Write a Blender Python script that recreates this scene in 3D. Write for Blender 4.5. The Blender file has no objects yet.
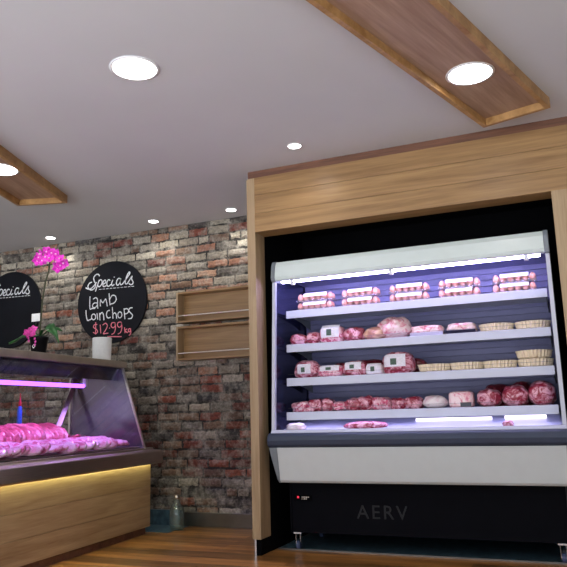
import bpy, bmesh, math, random
from mathutils import Vector, Matrix, noise
C = bpy.context.scene.collection
PI = math.pi
rnd = random.Random(7)

# ---------------------------------------------------------------- materials
def newmat(name):
    m = bpy.data.materials.new(name); m.use_nodes = True
    nt = m.node_tree; nt.nodes.clear()
    o = nt.nodes.new('ShaderNodeOutputMaterial')
    return m, nt, o
def N(nt, t, **kw):
    n = nt.nodes.new(t)
    for k, v in kw.items():
        if k in n.inputs: n.inputs[k].default_value = v
        else: setattr(n, k, v)
    return n
def s2l(c):
    return tuple([((v/255)/12.92 if v/255 < .04045 else ((v/255+.055)/1.055)**2.4) for v in c]) + (1,)
def princ(name, col, rough=.5, metal=0, noise_amt=.06, scale=12, bump=0, coat=0, spec=.5, stretch=None):
    m, nt, o = newmat(name)
    p = N(nt, 'ShaderNodeBsdfPrincipled', Roughness=rough, Metallic=metal)
    p.inputs['Coat Weight'].default_value = coat
    p.inputs['Coat Roughness'].default_value = .08
    p.inputs['Specular IOR Level'].default_value = spec
    tc = N(nt, 'ShaderNodeTexCoord'); mp = N(nt, 'ShaderNodeMapping')
    if stretch: mp.inputs['Scale'].default_value = stretch
    nz = N(nt, 'ShaderNodeTexNoise', Scale=scale, Detail=4)
    nt.links.new(tc.outputs['Object'], mp.inputs['Vector']); nt.links.new(mp.outputs[0], nz.inputs['Vector'])
    r = N(nt, 'ShaderNodeValToRGB')
    a = [max(0, c*(1-noise_amt*2)) for c in col[:3]]; b = [min(1, c*(1+noise_amt*2)) for c in col[:3]]
    r.color_ramp.elements[0].position = .3; r.color_ramp.elements[1].position = .7
    r.color_ramp.elements[0].color = (*a, 1); r.color_ramp.elements[1].color = (*b, 1)
    nt.links.new(nz.outputs['Fac'], r.inputs[0]); nt.links.new(r.outputs[0], p.inputs['Base Color'])
    if bump:
        bp = N(nt, 'ShaderNodeBump', Strength=bump, Distance=.01)
        nt.links.new(nz.outputs['Fac'], bp.inputs['Height']); nt.links.new(bp.outputs[0], p.inputs['Normal'])
    nt.links.new(p.outputs[0], o.inputs[0])
    return m
def emis(name, col, strength):
    m, nt, o = newmat(name)
    e = N(nt, 'ShaderNodeEmission', Color=(*col[:3], 1), Strength=strength)
    nt.links.new(e.outputs[0], o.inputs[0]); return m
def wood(name, c1, c2, stretch, scale=3, rough=.45, planks=None, coat=0, dark=None):
    """grain runs along the axis with the small stretch value"""
    m, nt, o = newmat(name)
    p = N(nt, 'ShaderNodeBsdfPrincipled', Roughness=rough)
    p.inputs['Coat Weight'].default_value = coat; p.inputs['Coat Roughness'].default_value = .15
    tc = N(nt, 'ShaderNodeTexCoord'); mp = N(nt, 'ShaderNodeMapping'); mp.inputs['Scale'].default_value = stretch
    nt.links.new(tc.outputs['Object'], mp.inputs['Vector'])
    vec = mp.outputs[0]
    n1 = N(nt, 'ShaderNodeTexNoise', Scale=scale, Detail=6, Roughness=.6, Distortion=.6)
    n2 = N(nt, 'ShaderNodeTexNoise', Scale=scale*5, Detail=3)
    nt.links.new(vec, n1.inputs['Vector']); nt.links.new(vec, n2.inputs['Vector'])
    ad = N(nt, 'ShaderNodeMath', operation='MULTIPLY_ADD'); ad.inputs[1].default_value = .35
    nt.links.new(n2.outputs['Fac'], ad.inputs[0]); nt.links.new(n1.outputs['Fac'], ad.inputs[2])
    r = N(nt, 'ShaderNodeValToRGB')
    r.color_ramp.elements[0].position = .48; r.color_ramp.elements[1].position = .85
    r.color_ramp.elements[0].color = c2; r.color_ramp.elements[1].color = c1
    nt.links.new(ad.outputs[0], r.inputs[0])
    out = r.outputs[0]
    if planks:
        # boards laid along X: planks = (length, width); each board gets its own tone
        bt = N(nt, 'ShaderNodeTexBrick', Scale=1.0)
        bt.inputs['Brick Width'].default_value = planks[0]; bt.inputs['Row Height'].default_value = planks[1]
        bt.inputs['Mortar Size'].default_value = .0012; bt.inputs['Mortar Smooth'].default_value = .2; bt.inputs['Bias'].default_value = 0
        bt.inputs['Color1'].default_value = (.45, .45, .45, 1); bt.inputs['Color2'].default_value = (1.25, 1.2, 1.15, 1)
        bt.inputs['Mortar'].default_value = (.12, .1, .08, 1); bt.offset = .37
        nt.links.new(tc.outputs['Object'], bt.inputs['Vector'])
        mx = N(nt, 'ShaderNodeMix', data_type='RGBA', blend_type='MULTIPLY'); mx.inputs[0].default_value = 1
        nt.links.new(out, mx.inputs[6]); nt.links.new(bt.outputs['Color'], mx.inputs[7]); out = mx.outputs[2]
    nt.links.new(out, p.inputs['Base Color'])
    bp = N(nt, 'ShaderNodeBump', Strength=.08, Distance=.004)
    nt.links.new(ad.outputs[0], bp.inputs['Height']); nt.links.new(bp.outputs[0], p.inputs['Normal'])
    nt.links.new(p.outputs[0], o.inputs[0]); return m
def glassmat(name, tint=(1, 1, 1), ior=1.45, rough=0.0, op=0.0, opcol=(.6, .6, .65)):
    m, nt, o = newmat(name)
    t = N(nt, 'ShaderNodeBsdfTransparent', Color=(*tint, 1)); g = N(nt, 'ShaderNodeBsdfGlossy', Roughness=rough)
    lw = N(nt, 'ShaderNodeLayerWeight', Blend=.5); pw = N(nt, 'ShaderNodeMath', operation='POWER'); pw.inputs[1].default_value = 5
    f = N(nt, 'ShaderNodeMath', operation='MULTIPLY_ADD'); f.inputs[1].default_value = .9; f.inputs[2].default_value = (ior-1)**2/(ior+1)**2
    nt.links.new(lw.outputs['Facing'], pw.inputs[0]); nt.links.new(pw.outputs[0], f.inputs[0]); mx = N(nt, 'ShaderNodeMixShader')
    nt.links.new(f.outputs[0], mx.inputs[0]); nt.links.new(t.outputs[0], mx.inputs[1]); nt.links.new(g.outputs[0], mx.inputs[2])
    out = mx.outputs[0]
    if op:
        d = N(nt, 'ShaderNodeBsdfDiffuse', Color=(*opcol, 1)); m2 = N(nt, 'ShaderNodeMixShader'); m2.inputs[0].default_value = op
        nt.links.new(out, m2.inputs[1]); nt.links.new(d.outputs[0], m2.inputs[2]); out = m2.outputs[0]
    nt.links.new(out, o.inputs[0]); return m
def meatmat(name, red, fat, thr=.5, scale=14, coat=.6, rough=.35, dist=1.5):
    m, nt, o = newmat(name)
    p = N(nt, 'ShaderNodeBsdfPrincipled', Roughness=rough); p.inputs['Coat Weight'].default_value = coat; p.inputs['Coat Roughness'].default_value = .12
    tc = N(nt, 'ShaderNodeTexCoord'); oi = N(nt, 'ShaderNodeObjectInfo')
    ad = N(nt, 'ShaderNodeVectorMath', operation='ADD'); sc = N(nt, 'ShaderNodeVectorMath', operation='SCALE'); sc.inputs['Scale'].default_value = 37
    nt.links.new(oi.outputs['Location'], sc.inputs[0])
    nt.links.new(tc.outputs['Object'], ad.inputs[0]); nt.links.new(sc.outputs[0], ad.inputs[1])
    n1 = N(nt, 'ShaderNodeTexNoise', Scale=scale, Detail=5, Roughness=.65, Distortion=dist)
    nt.links.new(ad.outputs[0], n1.inputs['Vector'])
    r = N(nt, 'ShaderNodeValToRGB'); e = r.color_ramp.elements
    e[0].position = thr-.07; e[0].color = s2l(red); e[1].position = thr+.08; e[1].color = s2l(fat)
    x = e.new(thr-.2); x.color = tuple(v*.55 for v in s2l(red)[:3]) + (1,)
    nt.links.new(n1.outputs['Fac'], r.inputs[0]); nt.links.new(r.outputs[0], p.inputs['Base Color'])
    bp = N(nt, 'ShaderNodeBump', Strength=.35, Distance=.008)
    nt.links.new(n1.outputs['Fac'], bp.inputs['Height']); nt.links.new(bp.outputs[0], p.inputs['Normal'])
    nt.links.new(p.outputs[0], o.inputs[0]); return m
def brickmat():
    m, nt, o = newmat('old_brick')
    p = N(nt, 'ShaderNodeBsdfPrincipled', Roughness=.85)
    at = N(nt, 'ShaderNodeVertexColor', layer_name='brick_tone'); tc = N(nt, 'ShaderNodeTexCoord')
    n1 = N(nt, 'ShaderNodeTexNoise', Scale=9, Detail=7, Roughness=.7); n2 = N(nt, 'ShaderNodeTexNoise', Scale=45, Detail=4, Roughness=.7)
    for n in (n1, n2): nt.links.new(tc.outputs['Object'], n.inputs['Vector'])
    r1 = N(nt, 'ShaderNodeValToRGB'); r1.color_ramp.elements[0].position = .44; r1.color_ramp.elements[1].position = .66
    r1.color_ramp.elements[0].color = (0, 0, 0, 1); r1.color_ramp.elements[1].color = (.75, .75, .75, 1)
    nt.links.new(n1.outputs['Fac'], r1.inputs[0])
    mx = N(nt, 'ShaderNodeMix', data_type='RGBA'); mx.inputs[7].default_value = s2l((176, 170, 158))
    nt.links.new(r1.outputs[0], mx.inputs[0]); nt.links.new(at.outputs[0], mx.inputs[6])
    r2 = N(nt, 'ShaderNodeValToRGB'); r2.color_ramp.elements[0].position = .33; r2.color_ramp.elements[1].position = .62
    r2.color_ramp.elements[0].color = (.42, .40, .38, 1); r2.color_ramp.elements[1].color = (1.15, 1.15, 1.15, 1)
    nt.links.new(n2.outputs['Fac'], r2.inputs[0])
    mu = N(nt, 'ShaderNodeMix', data_type='RGBA', blend_type='MULTIPLY'); mu.inputs[0].default_value = .8
    nt.links.new(mx.outputs[2], mu.inputs[6]); nt.links.new(r2.outputs[0], mu.inputs[7])
    nt.links.new(mu.outputs[2], p.inputs['Base Color'])
    bp = N(nt, 'ShaderNodeBump', Strength=.8, Distance=.015)
    nt.links.new(n2.outputs['Fac'], bp.inputs['Height']); nt.links.new(bp.outputs[0], p.inputs['Normal'])
    nt.links.new(p.outputs[0], o.inputs[0]); return m

M = {}
M['ceiling'] = princ('painted_ceiling', s2l((198, 199, 202)), .75, noise_amt=.01, scale=2)
M['plaster'] = princ('plaster', s2l((190, 186, 182)), .8, noise_amt=.02)
M['brick'] = brickmat()
M['oak'] = wood('oak_boards', s2l((160, 126, 82)), s2l((124, 92, 56)), (.45, 8, 9), 1.8, .4)
M['oak_v'] = wood('oak_upright', s2l((176, 152, 118)), s2l((148, 122, 90)), (9, 8, .5), 2.2, .5)
M['oak_y'] = wood('oak_ceiling_board', s2l((172, 142, 120)), s2l((136, 104, 84)), (9, .5, 9), 2.0, .45)
M['oak_rail'] = wood('oak_rail', s2l((180, 140, 90)), s2l((135, 95, 50)), (4, 4, 4), 2.0, .4)
M['oak_case'] = wood('oak_counter_boards', s2l((178, 150, 112)), s2l((144, 112, 78)), (9, .5, 9), 2.0, .45)
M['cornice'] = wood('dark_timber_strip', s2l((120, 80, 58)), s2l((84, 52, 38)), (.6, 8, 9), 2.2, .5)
M['floor'] = wood('timber_floor', s2l((196, 140, 78)), s2l((116, 74, 36)), (.45, 7, 7), 2.4, .33, planks=(1.9, .095), coat=.25)
M['vinyl'] = princ('blue_grey_vinyl', s2l((72, 98, 110)), .35, noise_amt=.25, scale=18)
M['steel'] = princ('brushed_steel', s2l((200, 190, 180)), .34, 1, noise_amt=.05, scale=6, stretch=(40, 1, 40))
M['steel_dull'] = princ('dull_steel', s2l((120, 116, 112)), .38, .9, noise_amt=.08, scale=6)
M['chrome'] = princ('chrome', s2l((215, 215, 220)), .12, 1, noise_amt=.01)
M['black'] = princ('black_paint', s2l((7, 7, 10)), .9, noise_amt=.05, spec=.08)
M['blackboard'] = princ('blackboard', s2l((13, 15, 23)), .75, noise_amt=.12, scale=5, spec=.25)
M['kick'] = princ('black_kick_panel', s2l((8, 9, 16)), .7, noise_amt=.05, spec=.08)
M['emboss'] = princ('embossed_letters', s2l((11, 12, 20)), .6, noise_amt=.05)
M['chalk'] = princ('white_chalk', s2l((225, 228, 232)), .9, noise_amt=.12, scale=60)
M['chalk_pink'] = princ('pink_chalk', s2l((232, 130, 145)), .9, noise_amt=.1, scale=60)
M['fr_white'] = princ('white_fridge_panel', s2l((205, 212, 214)), .35, noise_amt=.01, coat=.2)
M['fr_canopy'] = princ('pale_canopy', s2l((205, 216, 214)), .4, noise_amt=.01, coat=.1)
M['fr_grey'] = princ('grey_end_cap', s2l((120, 128, 136)), .4, noise_amt=.02)
M['fr_bumper'] = princ('blue_grey_bumper', s2l((46, 56, 78)), .45, noise_amt=.03, coat=.05)
M['fr_in'] = princ('fridge_liner', s2l((116, 116, 160)), .4, noise_amt=.02)
M['fr_shelf'] = princ('shelf_enamel', s2l((196, 200, 216)), .3, noise_amt=.01)
M['fr_side'] = princ('dark_mirror_side', s2l((70, 74, 110)), .12, .75, noise_amt=.02)
M['clear'] = glassmat('clear_glass', (.98, .985, .99))
M['case_glass'] = glassmat('counter_glass', (.95, .95, .97), 1.5)
M['bottle'] = glassmat('bottle_glass', (.80, .88, .86), 1.6, .03, .06)
M['film'] = glassmat('carton_plastic', (.95, .92, .94), 1.5, .08, .15, (.9, .85, .88))
M['tube'] = emis('fridge_tube', (.58, .50, 1.0), 58)
M['rail_white'] = princ('satin_rail', s2l((226, 220, 210)), .35, .4)
M['tube_low'] = emis('dim_tube', (.78, .70, 1.0), 3.5)
M['well_tube'] = emis('well_tube', (.66, .58, 1.0), 14)
M['ptube'] = emis('violet_tube', (.36, .10, .90), 4.5)
M['led'] = emis('warm_led', (.95, 1.0, .52), 13)
M['lamp'] = emis('downlight_lens', (1.0, .97, .94), 14)
M['redled'] = emis('red_indicator', (1, .05, .1), 1.0)
M['paper'] = princ('white_paper', s2l((228, 230, 230)), .85, noise_amt=.02, bump=.05, scale=40)
M['label'] = princ('paper_label', s2l((228, 224, 236)), .5, noise_amt=.06, scale=90)
M['label_dark'] = princ('label_print', s2l((70, 92, 80)), .6, noise_amt=.2, scale=120)
M['meat_red'] = meatmat('marbled_red_meat', (160, 26, 60), (240, 182, 202), .515, 15)
M['meat_dark'] = meatmat('dark_red_meat', (104, 14, 34), (170, 60, 80), .56, 11)
M['meat_pink'] = meatmat('pink_sliced_meat', (206, 70, 112), (246, 206, 220), .5, 24)
M['meat_pale'] = meatmat('pale_pink_meat', (222, 120, 146), (248, 220, 224), .45, 13)
M['meat_tan'] = meatmat('tan_pink_meat', (200, 140, 130), (226, 186, 160), .5, 7)
M['meat_white'] = meatmat('white_poultry', (222, 176, 190), (244, 232, 236), .38, 7)
M['steak'] = meatmat('fresh_steak', (214, 88, 116), (240, 168, 184), .58, 9, .3, .4, .8)
M['chop'] = meatmat('fresh_chop', (212, 92, 136), (240, 200, 220), .50, 9, .3, .4, .8)
M['egg'] = princ('egg_shell', s2l((226, 160, 142)), .45, noise_amt=.08, scale=30)
M['crust'] = princ('pale_pie_crust', s2l((232, 214, 184)), .7, noise_amt=.04, scale=50, bump=.15)
M['filling'] = princ('pie_filling', s2l((206, 190, 165)), .6, noise_amt=.2, scale=40, bump=.3)
M['blacktray'] = princ('dark_food_tray', s2l((30, 30, 52)), .3, noise_amt=.03)
M['whitetray'] = princ('white_food_tray', s2l((214, 208, 232)), .3, noise_amt=.02)
M['petal'] = princ('magenta_petal', s2l((214, 40, 186)), .5, noise_amt=.22, scale=40)
M['petal2'] = princ('pink_petal', s2l((238, 74, 176)), .5, noise_amt=.2, scale=50)
M['petal_mid'] = princ('pale_lip', s2l((240, 200, 225)), .5, noise_amt=.1)
M['leaf'] = princ('green_leaf', s2l((36, 92, 42)), .35, noise_amt=.2, scale=20)
M['stem'] = princ('brown_green_stem', s2l((58, 62, 36)), .6)
M['pot'] = princ('black_pot', s2l((9, 9, 14)), .6, spec=.15)
M['blueplastic'] = princ('blue_plastic', s2l((40, 92, 190)), .3)
M['redplastic'] = princ('red_plastic', s2l((200, 30, 60)), .35)
M['white'] = princ('white_plastic', s2l((225, 225, 228)), .4)

# ---------------------------------------------------------------- mesh helpers
class MB:
    def __init__(s): s.bm = bmesh.new(); s.mi = 0
    def face(s, vs):
        try: f = s.bm.faces.new(vs); f.material_index = s.mi; return f
        except ValueError: return None
    def box(s, x0, x1, y0, y1, z0, z1):
        v = [s.bm.verts.new((x, y, z)) for x in (x0, x1) for y in (y0, y1) for z in (z0, z1)]
        for q in ((0, 1, 3, 2), (4, 6, 7, 5), (0, 4, 5, 1), (2, 3, 7, 6), (0, 2, 6, 4), (1, 5, 7, 3)): s.face([v[i] for i in q])
        return s
    def prism(s, poly, x0, x1, axis='x'):
        """poly in (y,z) extruded along x, or in (x,z) extruded along y"""
        f = (lambda t, p: (t, p[0], p[1])) if axis == 'x' else (lambda t, p: (p[0], t, p[1]))
        A = [s.bm.verts.new(f(x0, p)) for p in poly]; B = [s.bm.verts.new(f(x1, p)) for p in poly]
        n = len(poly)
        s.face(A); s.face(B[::-1])
        for i in range(n): s.face([A[i], B[i], B[(i+1) % n], A[(i+1) % n]])
        return s
    def tube(s, pts, r, seg=8, cap=True):
        pts = [Vector(p) for p in pts]; rs = r if isinstance(r, (list, tuple)) else [r]*len(pts); rings = []
        for i, p in enumerate(pts):
            t = (pts[min(i+1, len(pts)-1)]-pts[max(i-1, 0)]).normalized()
            a = t.cross(Vector((0, 0, 1)));
            if a.length < .05: a = t.cross(Vector((1, 0, 0)))
            a.normalize(); b = t.cross(a)
            rings.append([s.bm.verts.new(p+(a*math.cos(k*2*PI/seg)+b*math.sin(k*2*PI/seg))*rs[i]) for k in range(seg)])
        for i in range(len(rings)-1):
            for k in range(seg): s.face([rings[i][k], rings[i][(k+1) % seg], rings[i+1][(k+1) % seg], rings[i+1][k]])
        if cap: s.face(rings[0][::-1]); s.face(rings[-1])
        return s
    def lathe(s, prof, cx=0, cy=0, seg=32, flute=0, nf=0, cap=True):
        rings = []
        for (r, z) in prof:
            rings.append([s.bm.verts.new((cx+(r*(1+(flute*math.cos(nf*k*2*PI/seg) if nf else 0)))*math.cos(k*2*PI/seg),
                                          cy+(r*(1+(flute*math.cos(nf*k*2*PI/seg) if nf else 0)))*math.sin(k*2*PI/seg), z)) for k in range(seg)])
        for i in range(len(rings)-1):
            for k in range(seg): s.face([rings[i][k], rings[i][(k+1) % seg], rings[i+1][(k+1) % seg], rings[i+1][k]])
        if cap: s.face(rings[0][::-1]); s.face(rings[-1])
        return s
    def grid(s, fn, nu, nv):
        g = [[s.bm.verts.new(fn(i/nu, j/nv)) for j in range(nv+1)] for i in range(nu+1)]
        for i in range(nu):
            for j in range(nv): s.face([g[i][j], g[i+1][j], g[i+1][j+1], g[i][j+1]])
        return s
    def build(s, name, mats, parent=None, smooth=False, bevel=0, solid=0, off=None):
        if not isinstance(mats, (list, tuple)): mats = [mats]
        bmesh.ops.recalc_face_normals(s.bm, faces=s.bm.faces)
        if off is not None: bmesh.ops.translate(s.bm, verts=s.bm.verts, vec=-Vector(off))
        me = bpy.data.meshes.new(name); s.bm.to_mesh(me); s.bm.free()
        for m in mats: me.materials.append(m)
        if smooth:
            for p in me.polygons: p.use_smooth = True
        o = bpy.data.objects.new(name, me); C.objects.link(o)
        if parent: o.parent = parent
        if bevel:
            b = o.modifiers.new('bevel', 'BEVEL'); b.width = bevel; b.segments = 2; b.limit_method = 'ANGLE'
        if solid:
            b = o.modifiers.new('solid', 'SOLIDIFY'); b.thickness = solid; b.offset = 0
        return o
def tag(o, label=None, cat=None, group=None, kind=None):
    if label: o['label'] = label
    if cat: o['category'] = cat
    if group: o['group'] = group
    if kind: o['kind'] = kind
    return o
def thing(name, loc, label, cat, group=None, rz=0):
    o = bpy.data.objects.new(name, None); C.objects.link(o); o.empty_display_size = .05
    o.location = loc; o.rotation_euler = (0, 0, rz)
    return tag(o, label, cat, group)
def copy_tree(o, parent=None):
    c = o.copy(); C.objects.link(c)
    if parent: c.parent = parent
    for ch in o.children: copy_tree(ch, c)
    return c
def struct(mb, name, mat, **kw):
    return tag(mb.build(name, mat, **kw), kind='structure')

CEIL = 2.92; WY = 5.80
# ---------------------------------------------------------------- setting
struct(MB().box(-7.3, 2.6, -1.2, 5.9, -.06, 0), 'floor', M['floor'])
struct(MB().box(-7.3, 2.6, -1.2, 5.9, CEIL, CEIL+.08), 'ceiling', M['ceiling'])
struct(MB().box(-7.4, -7.3, -1.2, 5.9, 0, CEIL), 'wall_left', M['plaster'])
struct(MB().box(2.6, 2.7, -1.2, 5.9, 0, CEIL), 'wall_right', M['plaster'])

def brick_wall():
    bm = bmesh.new(); lay = bm.loops.layers.float_color.new('brick_tone')
    def pal(z, x):
        r = rnd.random()
        pale = [(186, 176, 156), (170, 160, 142), (160, 152, 138), (196, 188, 170), (150, 140, 124)]
        grey = [(122, 116, 106), (108, 102, 94), (132, 124, 112), (140, 132, 118)]
        brown = [(120, 96, 80), (106, 84, 72), (134, 106, 86)]
        orange = [(172, 126, 100), (160, 114, 90), (150, 106, 86), (178, 140, 114)]
        red = [(128, 70, 54), (118, 62, 50), (140, 80, 60), (108, 58, 50)]
        dark = [(70, 66, 64), (80, 74, 70), (62, 60, 62)]
        if z > 2.78: w = (2, 4, 5, 3, 0, 4)
        elif z > 2.0: w = (7, 4, 2, 5, .6, .3)
        elif z > 1.45: w = (5, 6, 3, 1.6, 1.2, .8)
        elif z > .80: w = (1.5, 4, 5, .8, 2.4, 2)
        elif z > .42: w = (.3, .8, 1, .4, 9, .5)
        else: w = (2, 4, 2, 0, .8, 4)
        groups = (pale, grey, brown, orange, red, dark)
        t = rnd.random()*sum(w)
        for g, q in zip(groups, w):
            t -= q
            if t <= 0: return rnd.choice(g)
        return rnd.choice(grey)
    def addf(vs, col):
        f = bm.faces.new(vs)
        for l in f.loops: l[lay] = col
    # mortar bed
    v = [bm.verts.new(p) for p in ((-7.3, WY, 0), (-2.0, WY, 0), (-2.0, WY, CEIL), (-7.3, WY, CEIL))]
    mort = s2l((46, 43, 40)); addf(v, mort)
    v = [bm.verts.new(p) for p in ((-7.3, WY+.1, 0), (-2.0, WY+.1, 0), (-2.0, WY+.1, CEIL), (-7.3, WY+.1, CEIL))]
    addf(v[::-1], mort)
    row = 0; z = .0; ch = .0868
    while z < CEIL-.02:
        x = -7.3 - (.12 if row % 2 else 0) + rnd.uniform(-.03, .03)
        while x < -2.0:
            L = rnd.choice((.225, .235, .24, .22, .23)) if rnd.random() > .1 else .115
            x0, x1 = max(x, -7.3)+.006, min(x+L, -2.0)-.006
            if x1-x0 > .03:
                c = s2l(pal(z, x)); k = rnd.uniform(.8, 1.15); c = tuple(min(1, q*k) for q in c[:3])+(1,)
                z0, z1 = z+.008+rnd.uniform(0, .007), min(z+ch-.006-rnd.uniform(0, .005), CEIL-.002)
                nx, nz = 7, 4; pr = rnd.uniform(.006, .016); tl = rnd.uniform(-.006, .006)
                sd = rnd.uniform(0, 100); G = []
                for i in range(nx+1):
                    Rr = []
                    for j in range(nz+1):
                        u, w = i/nx, j/nz
                        px = x0+(x1-x0)*u; pz = z0+(z1-z0)*w + tl*(u-.5)
                        e = min(u*(x1-x0), (1-u)*(x1-x0), w*.07, (1-w)*.07)
                        nn = noise.noise(Vector((px*22, pz*30, sd)))
                        if i in (0, nx): px += .012*noise.noise(Vector((pz*60, sd, i)))
                        if j in (0, nz): pz += .012*noise.noise(Vector((px*25, sd, j)))
                        y = WY - (.001 if i in (0, nx) or j in (0, nz) else pr+nn*.004)
                        Rr.append(bm.verts.new((px, y, pz)))
                    G.append(Rr)
                for i in range(nx):
                    for j in range(nz): addf([G[i][j], G[i+1][j], G[i+1][j+1], G[i][j+1]], c)
            x += L+.004
        z += ch; row += 1
    me = bpy.data.meshes.new('wall_back'); bm.to_mesh(me); bm.free(); me.materials.append(M['brick'])
    o = bpy.data.objects.new('wall_back', me); C.objects.link(o); tag(o, kind='structure')
brick_wall()
struct(MB().box(-2.0, 2.6, WY, WY+.1, 0, CEIL), 'wall_back_right', M['plaster'])
struct(MB().box(-3.50, -2.235, 5.765, 5.79, 0, .125), 'baseboard_back', M['steel_dull'], bevel=.003)
struct(MB().box(-7.3, -3.50, 5.762, 5.788, 0, .14), 'baseboard_left_of_back', M['vinyl'])
struct(MB().box(-4.6, -3.40, 5.40, 5.762, 0, .004), 'trim_1', M['vinyl'])
struct(MB().box(-2.16, .35, 4.985, WY, 0, .006), 'trim_2', M['vinyl'])
struct(MB().box(-2.16, .35, 4.975, 4.985, 0, .010), 'trim_3', M['steel_dull'])

# ---------------------------------------------------------------- timber surround round the fridge
P0 = (-1.08, 4.79, 0)
sur = thing('timber_surround', P0, 'oak timber surround with a deep header board framing the open meat fridge', 'surround')
mb = MB()
for z0, z1 in ((2.412, 2.560), (2.5625, 2.712), (2.7145, 2.858)): mb.box(-2.174, .45, 4.703, 4.722, z0, z1)
mb.box(-2.174, .45, 4.722, 4.88, 2.412, 2.858)
mb.build('header_boards', M['oak'], sur, off=P0, bevel=.0012)
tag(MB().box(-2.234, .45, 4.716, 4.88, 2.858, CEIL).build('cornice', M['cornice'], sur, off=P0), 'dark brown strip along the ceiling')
MB().box(-2.234, -2.174, 4.703, 4.88, .112, 2.858).build('pillar', M['oak_v'], sur, off=P0, bevel=.002)
MB().box(.003, .45, 4.701, 4.88, .112, 2.412).build('pillar', M['oak_v'], sur, off=P0, bevel=.002)
MB().box(-2.224, -2.180, 4.715, 4.88, 0, .112).build('plinth', M['black'], sur, off=P0)
MB().box(.01, .45, 4.715, 4.88, 0, .112).build('plinth', M['black'], sur, off=P0)
MB().box(-2.226, -2.212, 4.703, 4.716, 0, .112).build('corner_strip', M['chrome'], sur, off=P0)
MB().box(-2.242, -2.234, 4.703, 4.76, .112, 2.85).build('edge_strip', M['oak_v'], sur, off=P0)
struct(MB().box(-2.215, -2.175, 4.88, WY, 0, CEIL), 'wall_alcove_left', M['black'])
struct(MB().box(.03, .07, 4.88, WY, 0, CEIL), 'wall_alcove_right', M['black'])
struct(MB().box(-2.175, .03, 5.74, WY, 0, CEIL), 'wall_alcove_back', M['black'])
struct(MB().box(-2.175, .03, 4.88, 5.74, 2.60, 2.64), 'ceiling_alcove', M['black'])

# ---------------------------------------------------------------- ceiling feature panels
def ceiling_panel(corner, ang, side, W, L, label):
    """corner = far inner corner; panel runs back from it towards the viewer"""
    t = thing('ceiling_panel', (corner[0], corner[1], 2.85), label, 'ceiling panel', 'timber ceiling panels', rz=ang)
    x0, x1 = (0, W) if side > 0 else (-W, 0)
    MB().box(x0+.03, x1-.03, -L+.03, -.03, .048, .07).build('board', M['oak_y'], t)
    for a, b in ((x0, x0+.03), (x1-.03, x1)):
        MB().box(a, b, -L, 0, 0, .07).build('rail', M['oak_rail'], t, bevel=.002)
    for a, b in ((-.03, 0), (-L, -L+.03)):
        MB().box(x0+.03, x1-.03, a, b, 0, .07).build('end_rail', M['oak_rail'], t, bevel=.002)
    return t
ceiling_panel((-.373, 4.494), -math.radians(17.2), 1, .445, 3.4, 'long oak ceiling panel above the meat fridge, holding a large round downlight')
ceiling_panel((-3.883, 4.525), math.radians(17), -1, .45, 3.4, 'oak ceiling panel at the left edge, above the counter display')

# ---------------------------------------------------------------- downlights
LS = .45
def spot(loc, energy, size=130, blend=.6, rad=.05, col=(1, .95, .88), rot=(0, 0, 0)):
    l = bpy.data.lights.new('spot_beam', 'SPOT'); l.energy = energy*LS; l.spot_size = math.radians(size); l.spot_blend = blend
    l.shadow_soft_size = rad; l.color = col
    o = bpy.data.objects.new('spot_beam', l); C.objects.link(o); o.location = loc; o.rotation_euler = rot
def downlight(x, y, z, r, label, group, energy, size=140, blend=.8):
    t = thing('downlight', (x, y, z), label, 'ceiling light', group)
    MB().lathe([(r, 0), (r*1.12, 0), (r*1.14, -.004), (r*1.02, -.008), (r, -.006)], cap=False, seg=40).build('trim_ring', M['white'], t, smooth=True)
    MB().lathe([(r*1.0, -.001), (r*.99, -.006), (r*.5, -.007)], seg=40).build('lens', M['lamp'], t)
    spot((x, y, z-.03), energy, size, blend, r*.8)
BIG = 'large round downlights'; SM = 'small round downlights'
downlight(-2.075, 2.93, CEIL, .122, 'large round downlight in the bare ceiling between the two timber panels', BIG, 60)
downlight(-.362, 3.775, 2.898, .122, 'large round downlight set in the timber panel above the fridge', BIG, 45)
downlight(-3.862, 3.74, 2.898, .122, 'large round downlight set in the timber panel at the left edge', BIG, 45)
downlight(-1.688, 4.365, CEIL, .047, 'small downlight in the ceiling just in front of the timber header', SM, 12, 150)
downlight(-3.668, 5.535, CEIL, .047, 'small downlight near the brick wall, middle one of its three', SM, 26, 150)
downlight(-2.812, 5.55, CEIL, .047, 'small downlight near the brick wall, beside the timber header end', SM, 26, 150)
downlight(-4.973, 5.552, CEIL, .047, 'small downlight near the brick wall, above the pink orchid', SM, 26, 150)
# lamps of the same shop that stand behind the viewer
for x, y in ((-5.2, 1.2), (-2.6, -.5), (.6, .4), (.8, 2.4)):
    spot((x, y, CEIL-.03), 50, 150, .8, .1)
lamp_b = None

# ---------------------------------------------------------------- wall shelves
def wall_shelf(z0, z1, label):
    x0, x1, y0, y1 = -3.475, -2.45, 5.65, 5.785
    t = thing('wall_shelf', ((x0+x1)/2, y1, z0), label, 'wall shelf', 'timber wall shelves'); O = (((x0+x1)/2), y1, z0); th = .018
    MB().box(x0, x1, y1-.012, y1, z0, z1).build('back_board', M['oak'], t, off=O)
    MB().box(x0, x0+th, y0, y1-.012, z0, z1).build('side_board', M['oak_v'], t, off=O)
    MB().box(x1-th, x1, y0, y1-.012, z0, z1).build('side_board', M['oak_v'], t, off=O)
    MB().box(x0+th, x1-th, y0, y1-.012, z0, z0+th).build('bottom_board', M['oak'], t, off=O)
    MB().box(x0+th, x1-th, y0, y1-.012, z1-th, z1).build('top_board', M['oak'], t, off=O)
    MB().tube([(x0+.004, y0+.01, z0+.068), (x1-.004, y0+.01, z0+.068)], .005).build('rail', M['rail_white'], t, off=O)
wall_shelf(1.895, 2.195, 'empty oak wall shelf with a metal rail, the upper of two')
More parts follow.
